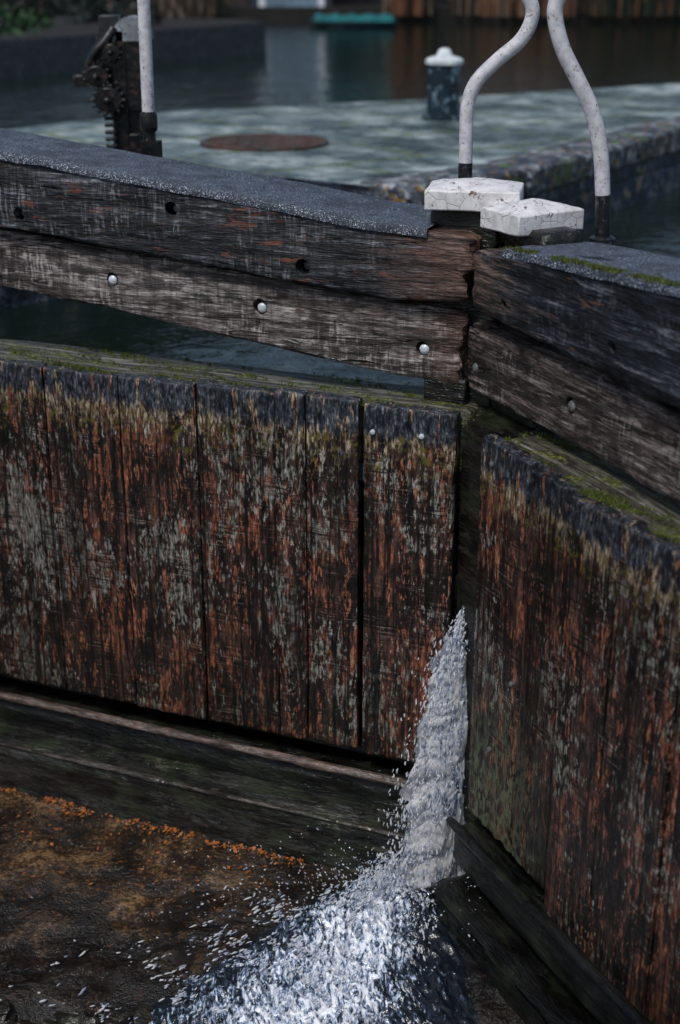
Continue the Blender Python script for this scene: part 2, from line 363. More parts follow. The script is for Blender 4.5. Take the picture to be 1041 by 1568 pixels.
# ------------------------------------------------------------------ gate frames
Mx,My=0.345,3.82
aL=math.radians(157.8); aR=math.radians(-65.2)
uL=Vector((math.cos(aL),math.sin(aL),0)); nL=Vector((-uL.y,uL.x,0))
uR=Vector((math.cos(aR),math.sin(aR),0)); nR=Vector((uR.y,-uR.x,0))
def frame(ex,ey,o):
    m=Matrix.Identity(4)
    m.col[0]=(*ex,0); m.col[1]=(*ey,0); m.col[2]=(0,0,1,0); m.col[3]=(*o,1); return m
M0=Vector((Mx,My,0))
FL=frame(uL,nL,M0); FR=frame(-uR,nR,M0+nR*0.05)
GL=empty('lock_gate',FL); GR=empty('lock_gate.001',FR)
W=2.62
def planks(parent,edges,sgn,zt,zb,mat,seed):
    for i,(a,b_) in enumerate(edges):
        x0,x1=(a,b_) if sgn>0 else (-b_,-a)
        top=zt[i%len(zt)] ; bot=zb[i%len(zb)]
        to=U(-.005,.003)
        timber('plank_%d'%(i+1),'z',bot,top,80,lambda u,x0=x0,x1=x1,to=to:(x0,x1,-.045+to,0.0+to),mat,parent,r=.004,amp=.0028,ka=16,kb=3,seed=seed+i,endr=.004,rag1=.008,rag0=.012,fs=(1.6,34))
eL=[(.02,.300),(.317,.484),(.4875,.584),(.588,.8485),(.8535,1.117),(1.122,1.395),(1.401,1.675),(1.681,1.95),(1.956,2.23),(2.236,2.5)]
planks(GL,eL,1,[1.505,1.512,1.515,1.505,1.50,1.497,1.5],[.345,.35,.35,.345,.34,.345],MP,10)
eR=[(.185,.43),(.436,.612),(.618,.83),(.836,1.08),(1.086,1.34),(1.346,1.6),(1.606,1.86),(1.866,2.1),(2.106,2.4)]
planks(GR,eR,-1,[1.508,1.498,1.49,1.495],[.33,.325,.20,.21,.22],MPR,40)
def gate_common(par,sgn,mtop,s0):
    def X(a,b): return (a,b) if sgn>0 else (-b,-a)
    a,b=X(s0,W); timber('top_rail','x',a,b,80,lambda u:(-.29,-.05,1.30,1.492+.003*math.sin(u*9)),mtop,par,r=.01,amp=.006,seed=3*sgn,ka=10)
    for k,z in enumerate((.30,.80)):
        a,b=X(.0,W); timber('cross_rail_%d'%k,'x',a,b,20,lambda u,z=z:(-.29,-.052,z,z+.2),MW,par,ka=4,kb=4)
    a,b=X(W-.02,W+.24); timber('heel_post','z',-.1,2.0,30,lambda u,a=a,b=b:(a,b,-.3,-.02),MPOST,par,ka=4,kb=4)
gate_common(GL,1,MT,0.0); gate_common(GR,-1,MT,.17)
timber('mitre_post','z',0.02,2.065,60,lambda u:(-.035,.17,-.34,-.185) if u>1.48 else (-.03,.17,-.34,-.058),MPOST,GL,amp=.005,seed=5)
timber('mitre_post','z',0.02,2.03,60,lambda u:(-.15,.085,-.33,-.19) if u>1.48 else (-.185,.02,-.33,-.06),MPOST,GR,amp=.005,seed=6)
tL=[(-.2,2.0),(.03,2.005),(.35,2.02),(.66,2.06),(1.09,2.105),(1.55,2.155),(2.6,2.27)]
bL=[(-.2,1.815),(.02,1.81),(.25,1.79),(.45,1.81),(.88,1.85),(1.58,1.91),(2.6,2.0)]
beamL=timber('balance_beam','x',.022,4.4,300,lambda u:(-.44,-.10,lerp_tab(bL,u),lerp_tab(tL,u)-.012),MB,GL,r=.010,amp=.008,ka=14,kb=14,seed=1,endr=.014,rag0=.035,fs=(2.4,16))
def cover(par,u0,u1,y0,y1,zt,mat,off=.0):
    n=200; V=[];F=[]
    prof=[(y1+.006,-.016),(y1+.006,.0),(y1-.002,.008),(y1-.08,.010),((y0+y1)/2,.011),(y0+.02,.009),(y0-.004,.006),(y0-.006,-.02)]
    for i in range(n+1):
        u=u0+(u1-u0)*i/n
        for k,(y,z) in enumerate(prof):
            j=.002*noise.noise(Vector((u*11,y*9,3)))
            zz=z+(.005*noise.noise(Vector((u*9,y,8))) if k==0 else 0)
            V.append((u,y+j,zt(u)+zz+off+j))
    K=len(prof)
    for i in range(n):
        for k in range(K-1): F.append((i*K+k,(i+1)*K+k,(i+1)*K+k+1,i*K+k+1))
    return mesh('felt_cover',V,F,mat,par)
cover(GL,.15,4.4,-.44,-.10,lambda u:lerp_tab(tL,u)-.012,MG)
tl=[(0,1.765),(.06,1.765),(.45,1.80),(.88,1.838),(1.61,1.895),(2.6,1.98)]
bl=[(0,1.55),(.06,1.55),(.26,1.56),(.69,1.61),(1.23,1.675),(1.62,1.715),(2.6,1.82)]
railL=timber('lower_rail','x',.05,2.7,220,lambda u:(-.30,-.14,lerp_tab(bl,u),lerp_tab(tl,u)),MRL,GL,r=.008,amp=.007,ka=8,kb=12,seed=2,endr=.010,rag0=.03,fs=(2.4,18))
drill(railL,[(1.20,-.14,1.77,.022),(.69,-.14,1.728,.025),(.17,-.14,1.65,.022)],FL)
drill(beamL,[(1.50,-.10,1.96,.02),(.96,-.10,2.01,.022),(.53,-.10,1.87,.024)],FL)
tR=[(-.1,1.965),(-.07,1.97),(.0,1.985),(.17,2.005),(.85,2.045),(2.6,2.14)]
bR=[(-.1,1.82),(.0,1.80),(.2,1.785),(.52,1.768),(.88,1.765),(2.6,1.86)]
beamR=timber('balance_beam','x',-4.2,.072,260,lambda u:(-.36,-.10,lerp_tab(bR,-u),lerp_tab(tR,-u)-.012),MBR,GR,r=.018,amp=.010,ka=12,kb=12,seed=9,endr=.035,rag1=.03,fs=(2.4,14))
cover(GR,-4.2,-.10,-.36,-.10,lambda u:lerp_tab(tR,-u)-.012,MG)
tr=[(-.2,1.73),(-.15,1.735),(.345,1.755),(.9,1.735),(2.6,1.80)]
br_=[(-.2,1.545),(-.15,1.54),(.49,1.535),(.87,1.53),(2.6,1.60)]
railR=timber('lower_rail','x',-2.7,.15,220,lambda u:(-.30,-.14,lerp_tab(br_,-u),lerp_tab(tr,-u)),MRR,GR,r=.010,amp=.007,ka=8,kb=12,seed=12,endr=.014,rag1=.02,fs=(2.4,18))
drill(railR,[(.10,-.14,1.61,.018),(-.395,-.14,1.637,.024)],FR)
drill(beamR,[(-.12,-.10,1.85,.012),(-.62,-.10,1.85,.016)],FR)
def bolts(par,pts,r,mat,name='bolts',dy=.004):
    g=Geo()
    for x,y,z in pts:
        M=Matrix.Rotation(math.radians(-90),3,'X')
        g.lathe([(r,-.01),(r,dy*.4),(r*.8,dy),(r*.3,dy*1.4)],(x,y,z),12,M)
    g.make(name,mat,par)
bolts(GL,[(1.203,-.147,1.766),(.686,-.147,1.724),(.166,-.147,1.647)],.0150,MBOLT,'rail_bolts',.006)
bolts(GL,[(1.50,-.13,1.96),(.955,-.13,2.008),(.527,-.13,1.868)],.012,MBOLTD,'beam_bolts')
bolts(GR,[(.10,-.148,1.61),(-.398,-.146,1.635)],.015,MBOLTD,'rail_bolts',.006)
bolts(GL,[(.27,.001,1.425),(.12,.001,1.43)],.008,MBOLT,'plank_bolts',.002)
bolts(GR,[(-.25,.001,1.45),(-.40,.001,.86),(-.30,.001,.60)],.008,MBOLTD,'plank_bolts',.002)
g=Geo(); g.box((.10,-.20,1.53),(.13,.12,.075)); g.make('rail_block',MPOST,GL,bevel=.006)
for par,sgn,s0,mc in((GL,1,.05,MCILL),(GR,-1,.15,MW)):
    def X(a,b): return (a,b) if sgn>0 else (-b,-a)
    a,b=X(s0,W)
    timber('bottom_rail','x',a,b,60,lambda u:(-.29,.028,.13,.266),MW,par,r=.02,amp=.006,seed=21*sgn,ka=8)
    timber('rounded_bead','x',a,b,110,lambda u:(.024,.056,.278,.304),MBEAD if sgn>0 else MW,par,r=.015,amp=.003,seed=22*sgn)
    timber('cill_timber','x',a,b,140,lambda u:(-.2,.15,-.12,.172) if sgn>0 else (-.2,.11,-.12,.08),mc,par,r=.008,amp=.010,seed=23*sgn,ka=10,kb=10)
    if sgn>0: timber('cill_highlight_strip','x',a,b,140,lambda u:(.135,.156,.163,.177),MSTRIP,par,r=.006,amp=.004,seed=27,ka=3,kb=3)  # added strip, its lighter colour draws the thin highlight on the worn cill edge

def cap(name,c,ang,sx,sy,h,par,mw):
    V=[];F=[]
    n=9
    def zt(x,y):
        m=max(abs(x)/(sx/2),abs(y)/(sy/2)); return h*(1-.32*m**1.1)
    Rm=Matrix.Rotation(ang,3,'Z'); inv=mw.inverted(); idx={}
    for i in range(n):
        for j in range(n):
            x=-sx/2+sx*i/(n-1); y=-sy/2+sy*j/(n-1)
            q=Rm@Vector((x,y,zt(x,y)+.003*noise.noise(Vector((x*30,y*30,c[0]*9)))))+Vector(c)
            idx[(i,j)]=len(V); V.append(inv@q)
    for i in range(n-1):
        for j in range(n-1): F.append((idx[i,j],idx[i+1,j],idx[i+1,j+1],idx[i,j+1]))
    per=[(i,0) for i in range(n)]+[(n-1,j) for j in range(1,n)]+[(i,n-1) for i in range(n-2,-1,-1)]+[(0,j) for j in range(n-2,0,-1)]
    bot=[]
    for (i,j) in per:
        x=-sx/2+sx*i/(n-1); y=-sy/2+sy*j/(n-1)
        q=Rm@Vector((x,y,.0+.004*noise.noise(Vector((x*40,y*40,2)))))+Vector(c); bot.append(len(V)); V.append(inv@q)
    L=len(per)
    for k in range(L): F.append((idx[per[k]],bot[k],bot[(k+1)%L],idx[per[(k+1)%L]]))
    F.append(bot)
    o=mesh(name,V,F,MWH,par); bm=bmesh.new(); bm.from_mesh(o.data); bmesh.ops.recalc_face_normals(bm,faces=bm.faces); bm.to_mesh(o.data); bm.free()
    o.data.set_sharp_from_angle(angle=math.radians(30))
    b=o.modifiers.new('b','BEVEL'); b.width=.004; b.segments=2; b.limit_method='ANGLE'; b.angle_limit=math.radians(30)
cap('post_cap',(.383,4.075,2.052),aL+math.radians(12),.265,.20,.080,GL,FL)
cap('post_cap',(.528,3.925,2.015),aR+math.radians(6),.175,.225,.082,GR,FR)

def rod(name,pts,black_z,par,mw,r=.0205):
    P=spline(pts,7); inv=mw.inverted(); P=[inv@p for p in P]
    lo=[p for p in P if p.z<=black_z]; hi=[p for p in P if p.z>black_z]; hi=[lo[-1]]+hi
    g=Geo(); g.tube(hi,r,16)
    g.tube(lo,r*1.02,16,1)
    b0=lo[0]
    g.lathe([(r*1.7,-.05),(r*1.7,.012),(r*1.3,.018)],b0,16,mi=1)
    g.box(b0+Vector((0,.0,-.05)),(.07,.05,.06),mi=1)
    g.make(name,[MROD,MBLK],par)
rod('hand_rod',[(.373,4.3,1.98),(.373,4.3,2.06),(.373,4.3,2.142),(.372,4.3,2.23),(.374,4.3,2.307),(.396,4.3,2.371),(.454,4.3,2.431),(.518,4.3,2.485),(.546,4.3,2.533),(.550,4.3,2.577),(.525,4.3,2.621),(.48,4.3,2.67),(.44,4.3,2.74),(.435,4.3,2.95)],2.145,GL,FL)
rod('hand_rod',[(.712,3.85,1.99),(.710,3.85,2.05),(.7038,3.85,2.13),(.695,3.85,2.21),(.6797,3.85,2.283),(.655,3.85,2.35),(.617,3.85,2.419),(.580,3.85,2.483),(.557,3.85,2.545),(.551,3.85,2.592),(.566,3.85,2.631),(.60,3.85,2.68),(.64,3.85,2.74),(.65,3.85,2.95)],2.13,GR,FR)
rod('rail_pole',[(-.648,4.95,1.95),(-.648,4.95,2.05),(-.648,4.95,2.15),(-.647,4.95,2.24),(-.646,4.95,2.4),(-.645,4.95,2.7),(-.645,4.95,3.0)],2.24,GL,FL,.0215)
g=Geo(); inv=FL.inverted(); g.lathe([(.027,0),(.03,.01),(.03,.05),(.027,.06)],inv@Vector((-.648,4.95,2.16)),16); g.box(inv@Vector((-.64,4.93,2.03)),(.05,.06,.2)); g.make('pole_socket',MIR,GL)

def tufts(name,par,pts,mat,h=(.004,.014),per=7):
    V=[];F=[]
    for p in pts:
        for k in range(per):
            a=U(0,6.28); l=U(*h); q=Vector(p)+Vector((U(-.008,.008),U(-.008,.008),0)); w=Vector((math.cos(a),math.sin(a),0))*U(.001,.003)
            t=q+Vector((U(-.5,.5)*l,U(-.5,.5)*l,l)); b=len(V); V+= [q-w,q+w,t]; F.append((b,b+1,b+2))
    mesh(name,V,F,mat,par,False)
MMOSS=mat_simple('moss_green',(.085,.11,.014),.8,.6,60,0)
def clus(x): return noise.noise(Vector((x*5,3,1)))+.5*noise.noise(Vector((x*17,7,1)))
pts=[]
while len(pts)<1200:
    x=U(0.02,2.4); y=random.choice([-.05+U(-.03,.02),U(-.28,-.04)]) 
    if clus(x+y*3)>.08: pts.append((x,y,1.493))
tufts('moss',GL,pts,MMOSS,(.003,.011))
pts=[]
while len(pts)<1200:
    x=U(.18,2.2); y=random.choice([-.05+U(-.03,.02),U(-.28,-.04)])
    if clus(x+y*3+9)>.05: pts.append((-x,y,1.493))
while len(pts)<1700:
    x=U(.1,1.6); y=-.105+random.gauss(0,.012)
    if clus(x*1.7+4)>-.1: pts.append((-x,y,lerp_tab(tR,x)-.004))
tufts('moss',GR,pts,MMOSS,(.002,.009))

# ------------------------------------------------------------------ setting
MPAV=mat_paving(); MCOP=mat_coping(); MWALL=mat_wall(); MAP=mat_apron()
MSOIL=mat_simple('soil_dark',(.012,.011,.009),.9,.6,3,.8)
mesh('ground',[(-300,-300,-.7),(300,-300,-.7),(300,400,-.7),(-300,400,-.7)],[(0,1,2,3)],MSOIL,None,False)
def prism(g,poly,z0,z1,mi_top=0,mi_side=1):
    n=len(poly); V=[(x,y,z0) for x,y in poly]+[(x,y,z1) for x,y in poly]
    g.add(V,[[n+i for i in range(n)]],mi_top)
    g.add(V,[(i,(i+1)%n,n+(i+1)%n,n+i) for i in range(n)],mi_side)
la=Vector((.69,.72,0)).normalized()
HL=M0+uL*(W+.22); HR=M0+uR*(W+.22)+nR*.05
polyL=[(-14,-10),(HL.x-la.x*14,HL.y-la.y*14),(HL.x-.02,HL.y-.02),(HL.x-.30,HL.y+.33),(-.28,7.62),(.33,7.2),(.99,7.84),(2.3,9.84),(3.6,11.6),(5.6,13.8),(6.2,15.6),(3.12,13.5),(.69,11.96),(-1.32,10.95),(-2.07,10.04),(-2.7,9.2),(-4.2,8.2),(-14,6)]
g=Geo(); prism(g,polyL,-.6,1.62)
LS=g.make('lockside_pavement',[MPAV,MWALL],None,False)
g=Geo()
def coping(a,b,inward,w=.34,zt=1.635):
    a=Vector(a);b=Vector(b); L=(b-a).length; d=(b-a)/L; n=max(1,round(L/.85)); ang=math.atan2(d.y,d.x)
    nrm=Vector((-d.y,d.x,0))*inward
    for i in range(n):
        c=a+d*L*(i+.5)/n+nrm*(w/2-.03); g.box((c.x,c.y,zt-.08),(L/n-.012,w+U(-.01,.01),.16),ang)
coping((.30,7.17,0),(.99,7.84,0),1); coping((1.0,7.85,0),(2.3,9.84,0),1); coping((2.31,9.85,0),(3.6,11.6,0),1); coping((3.61,11.61,0),(5.6,13.8,0),1)
coping((HL.x-.29,HL.y+.34,0),(-.30,7.62,0),1,.34,1.628)
g.make('coping_stones',MCOP,LS,True,.025)
p1=HR+la*0; polyR=[(p1.x-la.x*14,p1.y-la.y*14),(14,-12),(40,20),(30,34),(p1.x+la.x*22,p1.y+la.y*22),(p1.x+.03,p1.y+.03)]
g=Geo(); prism(g,polyR,-.6,1.62); g.make('lockside_pavement',[MPAV,MWALL],None,False)
gl=lambda s,o:M0+uL*s+nL*o; gr=lambda s,o:M0+uR*s+nR*(o+.05)
a=gl(W+.3,-.2);b_=M0+Vector((-.02,.14,0));c=gr(W+.3,-.2)
far=[(c.x+30,c.y+20),(80,60),(-80,60),(-60,-4),(a.x-3,a.y+1)]
pw=[(a.x,a.y),(b_.x,b_.y),(c.x,c.y)]+far
mesh('canal_water',[(x,y,1.22) for x,y in pw],[list(range(len(pw)))],mat_canal(),None,False)
def apz(x,y):
    q=Vector((x*2.2,y*2.2,0)); z=.018*noise.fractal(q,1,2,5)+.010*noise.noise(Vector((x*14,y*14,1)))+.006*noise.noise(Vector((x*45,y*45,1)))
    e=3.22-.25*(x+.9)+.05*noise.noise(Vector((x*6,y*6,2)))
    if x<-.25: 
        k=min(1,max(0,(e-y)/.22)); z-=.10*k
    return z-.005
V=[];F=[];nx,ny=260,230
for j in range(ny+1):
    for i in range(nx+1):
        x=-2.6+4.4*i/nx; y=1.8+3.8*j/ny; V.append((x,y,apz(x,y)))
for j in range(ny):
    for i in range(nx):
        k=j*(nx+1)+i; F.append((k,k+1,k+nx+2,k+nx+1))
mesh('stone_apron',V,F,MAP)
MLW=NB('chamber_water_surface'); MLW=MLW.fin((.006,.008,.009),.06,MLW.noise((9,9,9),4,.6,.8),.5,.03)
mesh('chamber_water',[(-14,-12,-.07),(4,-12,-.07),(4,6,-.07),(-14,6,-.07)],[(0,1,2,3)],MLW,None,False)
MROCK=mat_wet_dark('mossy_rock_wet',(.012,.009,.006),.4,.5)
g=Geo()
for k in range(34):
    c=Vector((U(-1.15,-.55),U(2.75,3.16),-.07)); r=U(.04,.12)
    bm=bmesh.new(); bmesh.ops.create_icosphere(bm,subdivisions=4,radius=r)
    V=[]
    for v in bm.verts:
        q=v.co*(1+.7*noise.fractal(v.co*18+Vector((k*3,0,0)),.8,2,5)); q.z*=.6; V.append(q+c)
    g.add(V,[[v.index for v in f.verts] for f in bm.faces]); bm.free()
g.make('mossy_rocks',MROCK)
ML1=mat_simple('leaf_litter_orange',(.40,.13,.03),.45,.6,50,0); ML2=mat_simple('gravel_pale',(.20,.13,.07),.4,.6,50,0)
g=Geo()
for k in range(1200):
    s=U(.42,2.1); o=.158+abs(random.gauss(0,.020)) if R()<.72 else .16+abs(random.gauss(0,.16))
    if clus(s*1.3+2)<-.12 and R()<.85: continue
    p=M0+uL*s+nL*o; z=apz(p.x,p.y)
    if R()<.4:
        r=U(.004,.011); a=U(0,6.28); V=[]
        for i in range(6):
            q=a+i*1.047; rr=r*(1 if i%3==0 else .5); V.append(Vector((p.x+rr*math.cos(q),p.y+rr*math.sin(q),z+.003+U(0,.008))))
        g.add(V,[(0,1,2,3,4,5)],0)
    else:
        r=U(.0015,.005); V=[]
        for dx,dy,dz in((1,0,0),(0,1,0),(-1,0,0),(0,-1,0),(0,0,.7),(0,0,-.7)): V.append(Vector((p.x,p.y,z))+Vector((dx*U(.6,1.2),dy*U(.6,1.2),dz))*r)
        g.add(V,[(0,1,4),(1,2,4),(2,3,4),(3,0,4),(1,0,5),(2,1,5),(3,2,5),(0,3,5)],1)
g.make('leaf_litter',[ML1,ML2],None,False)

# ------------------------------------------------------------------ leaking water
bm=bmesh.new(); bmesh.ops.create_icosphere(bm,subdivisions=1,radius=1); ICO=([v.co.copy() for v in bm.verts],[[v.index for v in f.verts] for f in bm.faces]); bm.free()
def drop(g,p,v,r,l,mi):
    v=v.normalized(); a=v.cross(Vector((.3,.5,.8))).normalized(); b=v.cross(a)
    ph=U(0,9)
    V=[p+(a*q.x+b*q.y)*r*(1+.35*math.sin(q.z*5+ph))+v*q.z*l+a*(math.sin(q.z*3+ph)*r*.5) for q in ICO[0]]
    g.add(V,ICO[1],mi)
MD1=mat_drop('water_white',(.95,.97,1.0),.5); MD2=mat_drop('water_grey_blue',(.55,.64,.80),.5,.06)
G9=9.8
DF=Vector((-.70,-.71,0)); NF=Vector((.71,-.70,0))
def traj(z0,v,t):
    p=Vector((.385,3.80,z0))+DF*v*t; p.z-=.5*G9*t*t+.25*t; return p
WL=empty('water_leak')
bq=NB('frothy_water')
ga=bq.noise((34,34,8),3,.6,1.6); gb=bq.noise((85,85,24),3,.6,1.0,(4,4,4)); gc=bq.noise((9,9,5),2,.5,0,(2,2,2))
ss=bq.wsum((ga,.55),(gb,.45),(gc,.30))
fc=bq.ramp(bq.step(ss,.53,.70),[(0,(.14,.20,.30)),(.28,(.42,.52,.69)),(.50,(.85,.91,1.0)),(.7,(1.0,1.0,1.0))])
bq.fin(fc,.22,ss,.22,.008,spec=.4)
MSH=bq.translucent(fc,.4,bq.step(ss,.545,.585))
for L_ in range(4):
    V=[];F=[];na,nt_=60,170
    for j in range(nt_+1):
        t=.437*j/nt_; gr_=min(1,t*5)
        for i in range(na+1):
            a=i/na; z0=.95-.20*a-.015*L_; v=.665-.50*a*(.9 if L_<2 else 1.0)-.03*L_
            q=traj(z0,v,t)
            edge_=noise.fractal(Vector((q.z*15,L_*5,1)),.9,2,4)*.055*gr_*(1-a)
            d=noise.fractal(Vector((q.x*20+L_*9,q.y*20,q.z*7)),1,2,3)*.013*gr_
            # the veil turns to face the lower gate as it falls
            q+=DF*edge_+NF*(d+(.020*(L_-1.5)*gr_)*math.sin(math.pi*min(1,a*1.2)))
            q+=Vector((.5,-.5,0))*(a-.5)*.10*gr_
            q.z=max(q.z,.0); V.append(q)
    for j in range(nt_):
        for i in range(na):
            k=j*(na+1)+i; F.append((k,k+1,k+na+2,k+na+1))
    mesh('sheet_%d'%(L_+1),V,F,MSH,WL)
g=Geo()
for k in range(2600):
    z0=.95-abs(random.gauss(0,.06)) if R()<.8 else U(.45,.9)
    v=random.gauss(.60,.11) if z0>.75 else U(.1,.6); t=.44*R()**.65; sp=.012+.066*t/.4
    q=traj(z0,max(.05,v),t)+DF*random.gauss(0,sp)*.7*min(1,t*6+.1)+NF*random.gauss(0,sp)*.7*min(1,t*6+.1)
    if q.z<.0: continue
    vel=Vector((-.5+random.gauss(0,.5),-.5+random.gauss(0,.5),-G9*t-.6)); r=U(.0009,.0030)
    drop(g,q,vel,r,r*U(1.5,5.0),0 if R()<.85 else 1)
g.make('droplets',[MD1,MD2],WL,True)
# splash and foam on the apron
g=Geo()
C=Vector((.19,3.62,.02))
def fan(t,sx):
    return Vector((.205-.40*t+sx*(.105+.38*t),3.74-1.05*t,0))
for k in range(6500):
    t=abs(random.gauss(.0,.30)) if R()<.4 else U(0,1.15); sx=random.gauss(-.15,.50)
    if sx>.9: continue
    p=fan(t,sx); cl=noise.fractal(Vector((p.x*9+p.y*3,p.y*5,2)),1,2,4)
    if cl< -.10+abs(sx)*.30 and R()<.9: continue
    h=abs(random.gauss(0,.022))*(2.4 if t<.25 else 1.0)*(1.2-min(1,abs(sx)*.6)); z=.03+h
    r=U(.0010,.0038)
    drop(g,Vector((p.x,p.y,z+apz(p.x,p.y))),Vector((-.35+sx*.6+random.gauss(0,.25),-1+random.gauss(0,.2),random.gauss(0,.35))),r,r*U(1.5,4.6),0 if R()<.75 else 1)
for k in range(4800):
    t=U(.10,1.1); sx=-abs(random.gauss(.3,1.2)); p=fan(t,sx)
    if p.x<-1.0 or noise.noise(Vector((p.x*7,p.y*7,3)))+.4*noise.noise(Vector((p.x*22,p.y*16,3)))<.0: continue
    r=U(.0009,.0036); drop(g,Vector((p.x,p.y,apz(p.x,p.y)+.010+abs(random.gauss(0,.018)))),Vector((-1+random.gauss(0,.3),-.8+random.gauss(0,.3),random.gauss(0,.2))),r,r*U(1.6,5.0),0 if R()<.65 else 1)
for k in range(1100):
    a=U(0,6.28); d=abs(random.gauss(0,.26)); p=C+Vector((math.cos(a)*d*1.3-.10,math.sin(a)*d*.7-.02,0)); p.z=abs(random.gauss(0,.09))*(1-min(.8,d)); 
    if p.y>3.8+ (0.345-p.x)*.4-.17: continue
    r=U(.0008,.0026); drop(g,p+Vector((0,0,.01)),Vector((math.cos(a),math.sin(a),U(-.5,1))),r,r*U(1,2.4),0 if R()<.7 else 1)
s=g.make('splashing_water',[MD1,MD2],None,True)
V=[];F=[];nx,ny=300,300
for j in range(ny+1):
    for i in range(nx+1):
        t=1.3*j/ny-.03; sx=-2.6+4.0*i/nx; p=fan(max(t,-.03),sx)
        e=max(0,1-abs(sx+.2)/1.5); k=max(0,min(1,(t+.06)*7))
        rg=1-abs(noise.fractal(Vector((p.x*13+p.y*5,p.y*7,4)),1,2,3))
        z=apz(p.x,p.y)-.008+ .012*min(1,e*3+.3)+(.060*max(0,rg-.35))*min(1,e*1.6)*k*(1.9-.9*min(1,t))
        if abs(sx+.6)>1.9: z-=.03
        V.append((p.x,p.y,z))
for j in range(ny):
    for i in range(nx):
        k=j*(nx+1)+i; F.append((k,k+1,k+nx+2,k+nx+1))
bf=NB('foam_sheet'); g1=bf.noise((30,12,20),3,.6,1.8); g2=bf.noise((85,36,60),3,.6,1.0,(3,3,3))
# foam thins away from the flow's centre line
tt=bf.m('DIVIDE',bf.m('SUBTRACT',3.74,bf.Y),1.05)
cx_=bf.m('SUBTRACT',.205,bf.m('MULTIPLY',tt,.40)); wd=bf.m('ADD',.105,bf.m('MULTIPLY',tt,.38))
sxs=bf.m('DIVIDE',bf.m('SUBTRACT',bf.X,cx_),wd)
sxn=bf.m('MAXIMUM',bf.m('MULTIPLY',sxs,.24),bf.m('MULTIPLY',sxs,-.105))
q_=bf.m('SUBTRACT',bf.wsum((g1,.55),(g2,.45)),sxn)
fcol=bf.ramp(bf.step(q_,.34,.53),[(0,(.008,.012,.018)),(.32,(.06,.09,.14)),(.58,(.42,.52,.69)),(.80,(.92,.95,1.0))])
bf.fin(fcol,.12,bf.wsum((g1,1),(g2,.5)),.35,.015,spec=.6)
MF=bf.mat
mesh('foam_sheet',V,F,MF,s)

# ------------------------------------------------------------------ paddle gear, bollard, drain cover
def paddle(o):
    e=empty('paddle_gear',Matrix.Translation(o)@Matrix.Diagonal((1.15,1.1,1.0,1)))
    g=Geo()
    g.box((0,0,.03),(.34,.30,.06)); g.box((.04,0,.40),(.15,.12,.70),taper=.8)
    g.box((.02,-.075,.42),(.035,.03,.74))
    for i in range(17): g.box((-.03,-.085,.06+i*.030),(.045,.045,.017))
    g.box((-.005,-.07,.30),(.03,.03,.55))
    MX=Matrix.Rotation(math.radians(90),3,'X')
    def wheel(c,r,n,w):
        g.lathe([(r*.35,-w),(r*.9,-w),(r*.9,w),(r*.35,w)],c,20,MX)
        for i in range(n):
            a=i*6.283/n; M=Matrix.Rotation(-a,3,'Y'); g.box(Vector(c)+Vector((math.cos(a)*r,0,math.sin(a)*r)),(r*.28,w*2,r*.22),M=M)
        g.lathe([(r*.28,-w*2),(r*.28,w*2),(r*.18,w*2.6)],c,12,MX)
    wheel((-.07,-.10,.60),.050,11,.022); wheel((-.03,-.11,.50),.060,14,.02); wheel((-.01,-.10,.70),.040,10,.02)
    g.tube([(-.16,-.10,.585),(-.05,-.10,.60)],.020); g.box((-.13,-.09,.58),(.05,.06,.05)); g.tube(spline([(-.10,-.1,.64),(-.07,-.11,.70),(-.03,-.1,.75),(0,-.08,.80)]),.02)
    g.box((-.02,-.03,.79),(.09,.10,.12),taper=.8); g.box((.06,-.06,.2),(.05,.05,.3)); g.box((-.045,-.02,.66),(.06,.06,.2)); g.box((.05,-.03,.60),(.13,.10,.30))
    for z in (.15,.3,.45,.62): g.lathe([(.014,-.07),(.014,-.085),(.006,-.09)],(.07,0,z),8,MX)
    g.make('frame',MIR,e,True,.004)
    g=Geo(); V=[];n=10
    prof=[(math.cos(math.pi*i/n),math.sin(math.pi*i/n)) for i in range(n+1)]
    for y in(-.09,.09):
        for a,b in prof: V.append((.06+a*.07,y,.745+b*.10))
    K=n+1; F=[(i,i+1,K+i+1,K+i) for i in range(n)]+[list(range(K))[::-1],[K+i for i in range(K)],(0,K,K+n,n)]
    g.add(V,F); g.make('hood',mat_simple('hood_pale_paint',(.30,.33,.36),.45,.5,18,.4,0,(.05,.05,.05)),e)
paddle((-.985,6.6,1.62))
g=Geo(); B=(.735,10.45,1.62)
g.lathe([(.15,0),(.15,.03),(.118,.04),(.116,.12),(.116,.33),(.118,.375)],B,28,mi=0)
g.lathe([(.118,.375),(.134,.380),(.134,.405),(.11,.42),(.055,.435),(.045,.465),(.03,.48),(.008,.485)],B,28,mi=1)
g.make('mooring_bollard',[mat_simple('bollard_blue_paint',(.006,.018,.032),.4,.5,9,.4,0,(.16,.24,.30)),mat_simple('bollard_white_paint',(.72,.78,.80),.5,.3,20)],None)
g=Geo(); cc=(-.47,9.05,1.624)
g.lathe([(.40,0),(.40,.012),(.36,.014),(.355,.006),(.02,.006)],cc,40)
for i in range(-3,4): g.box((cc[0]+i*.09,cc[1],cc[2]+.008),(.02,.55-abs(i)*.07,.006))
g.make('drain_cover',mat_simple('rusty_iron',(.075,.035,.022),.7,.7,9,.6,0,(.07,.10,.08)))

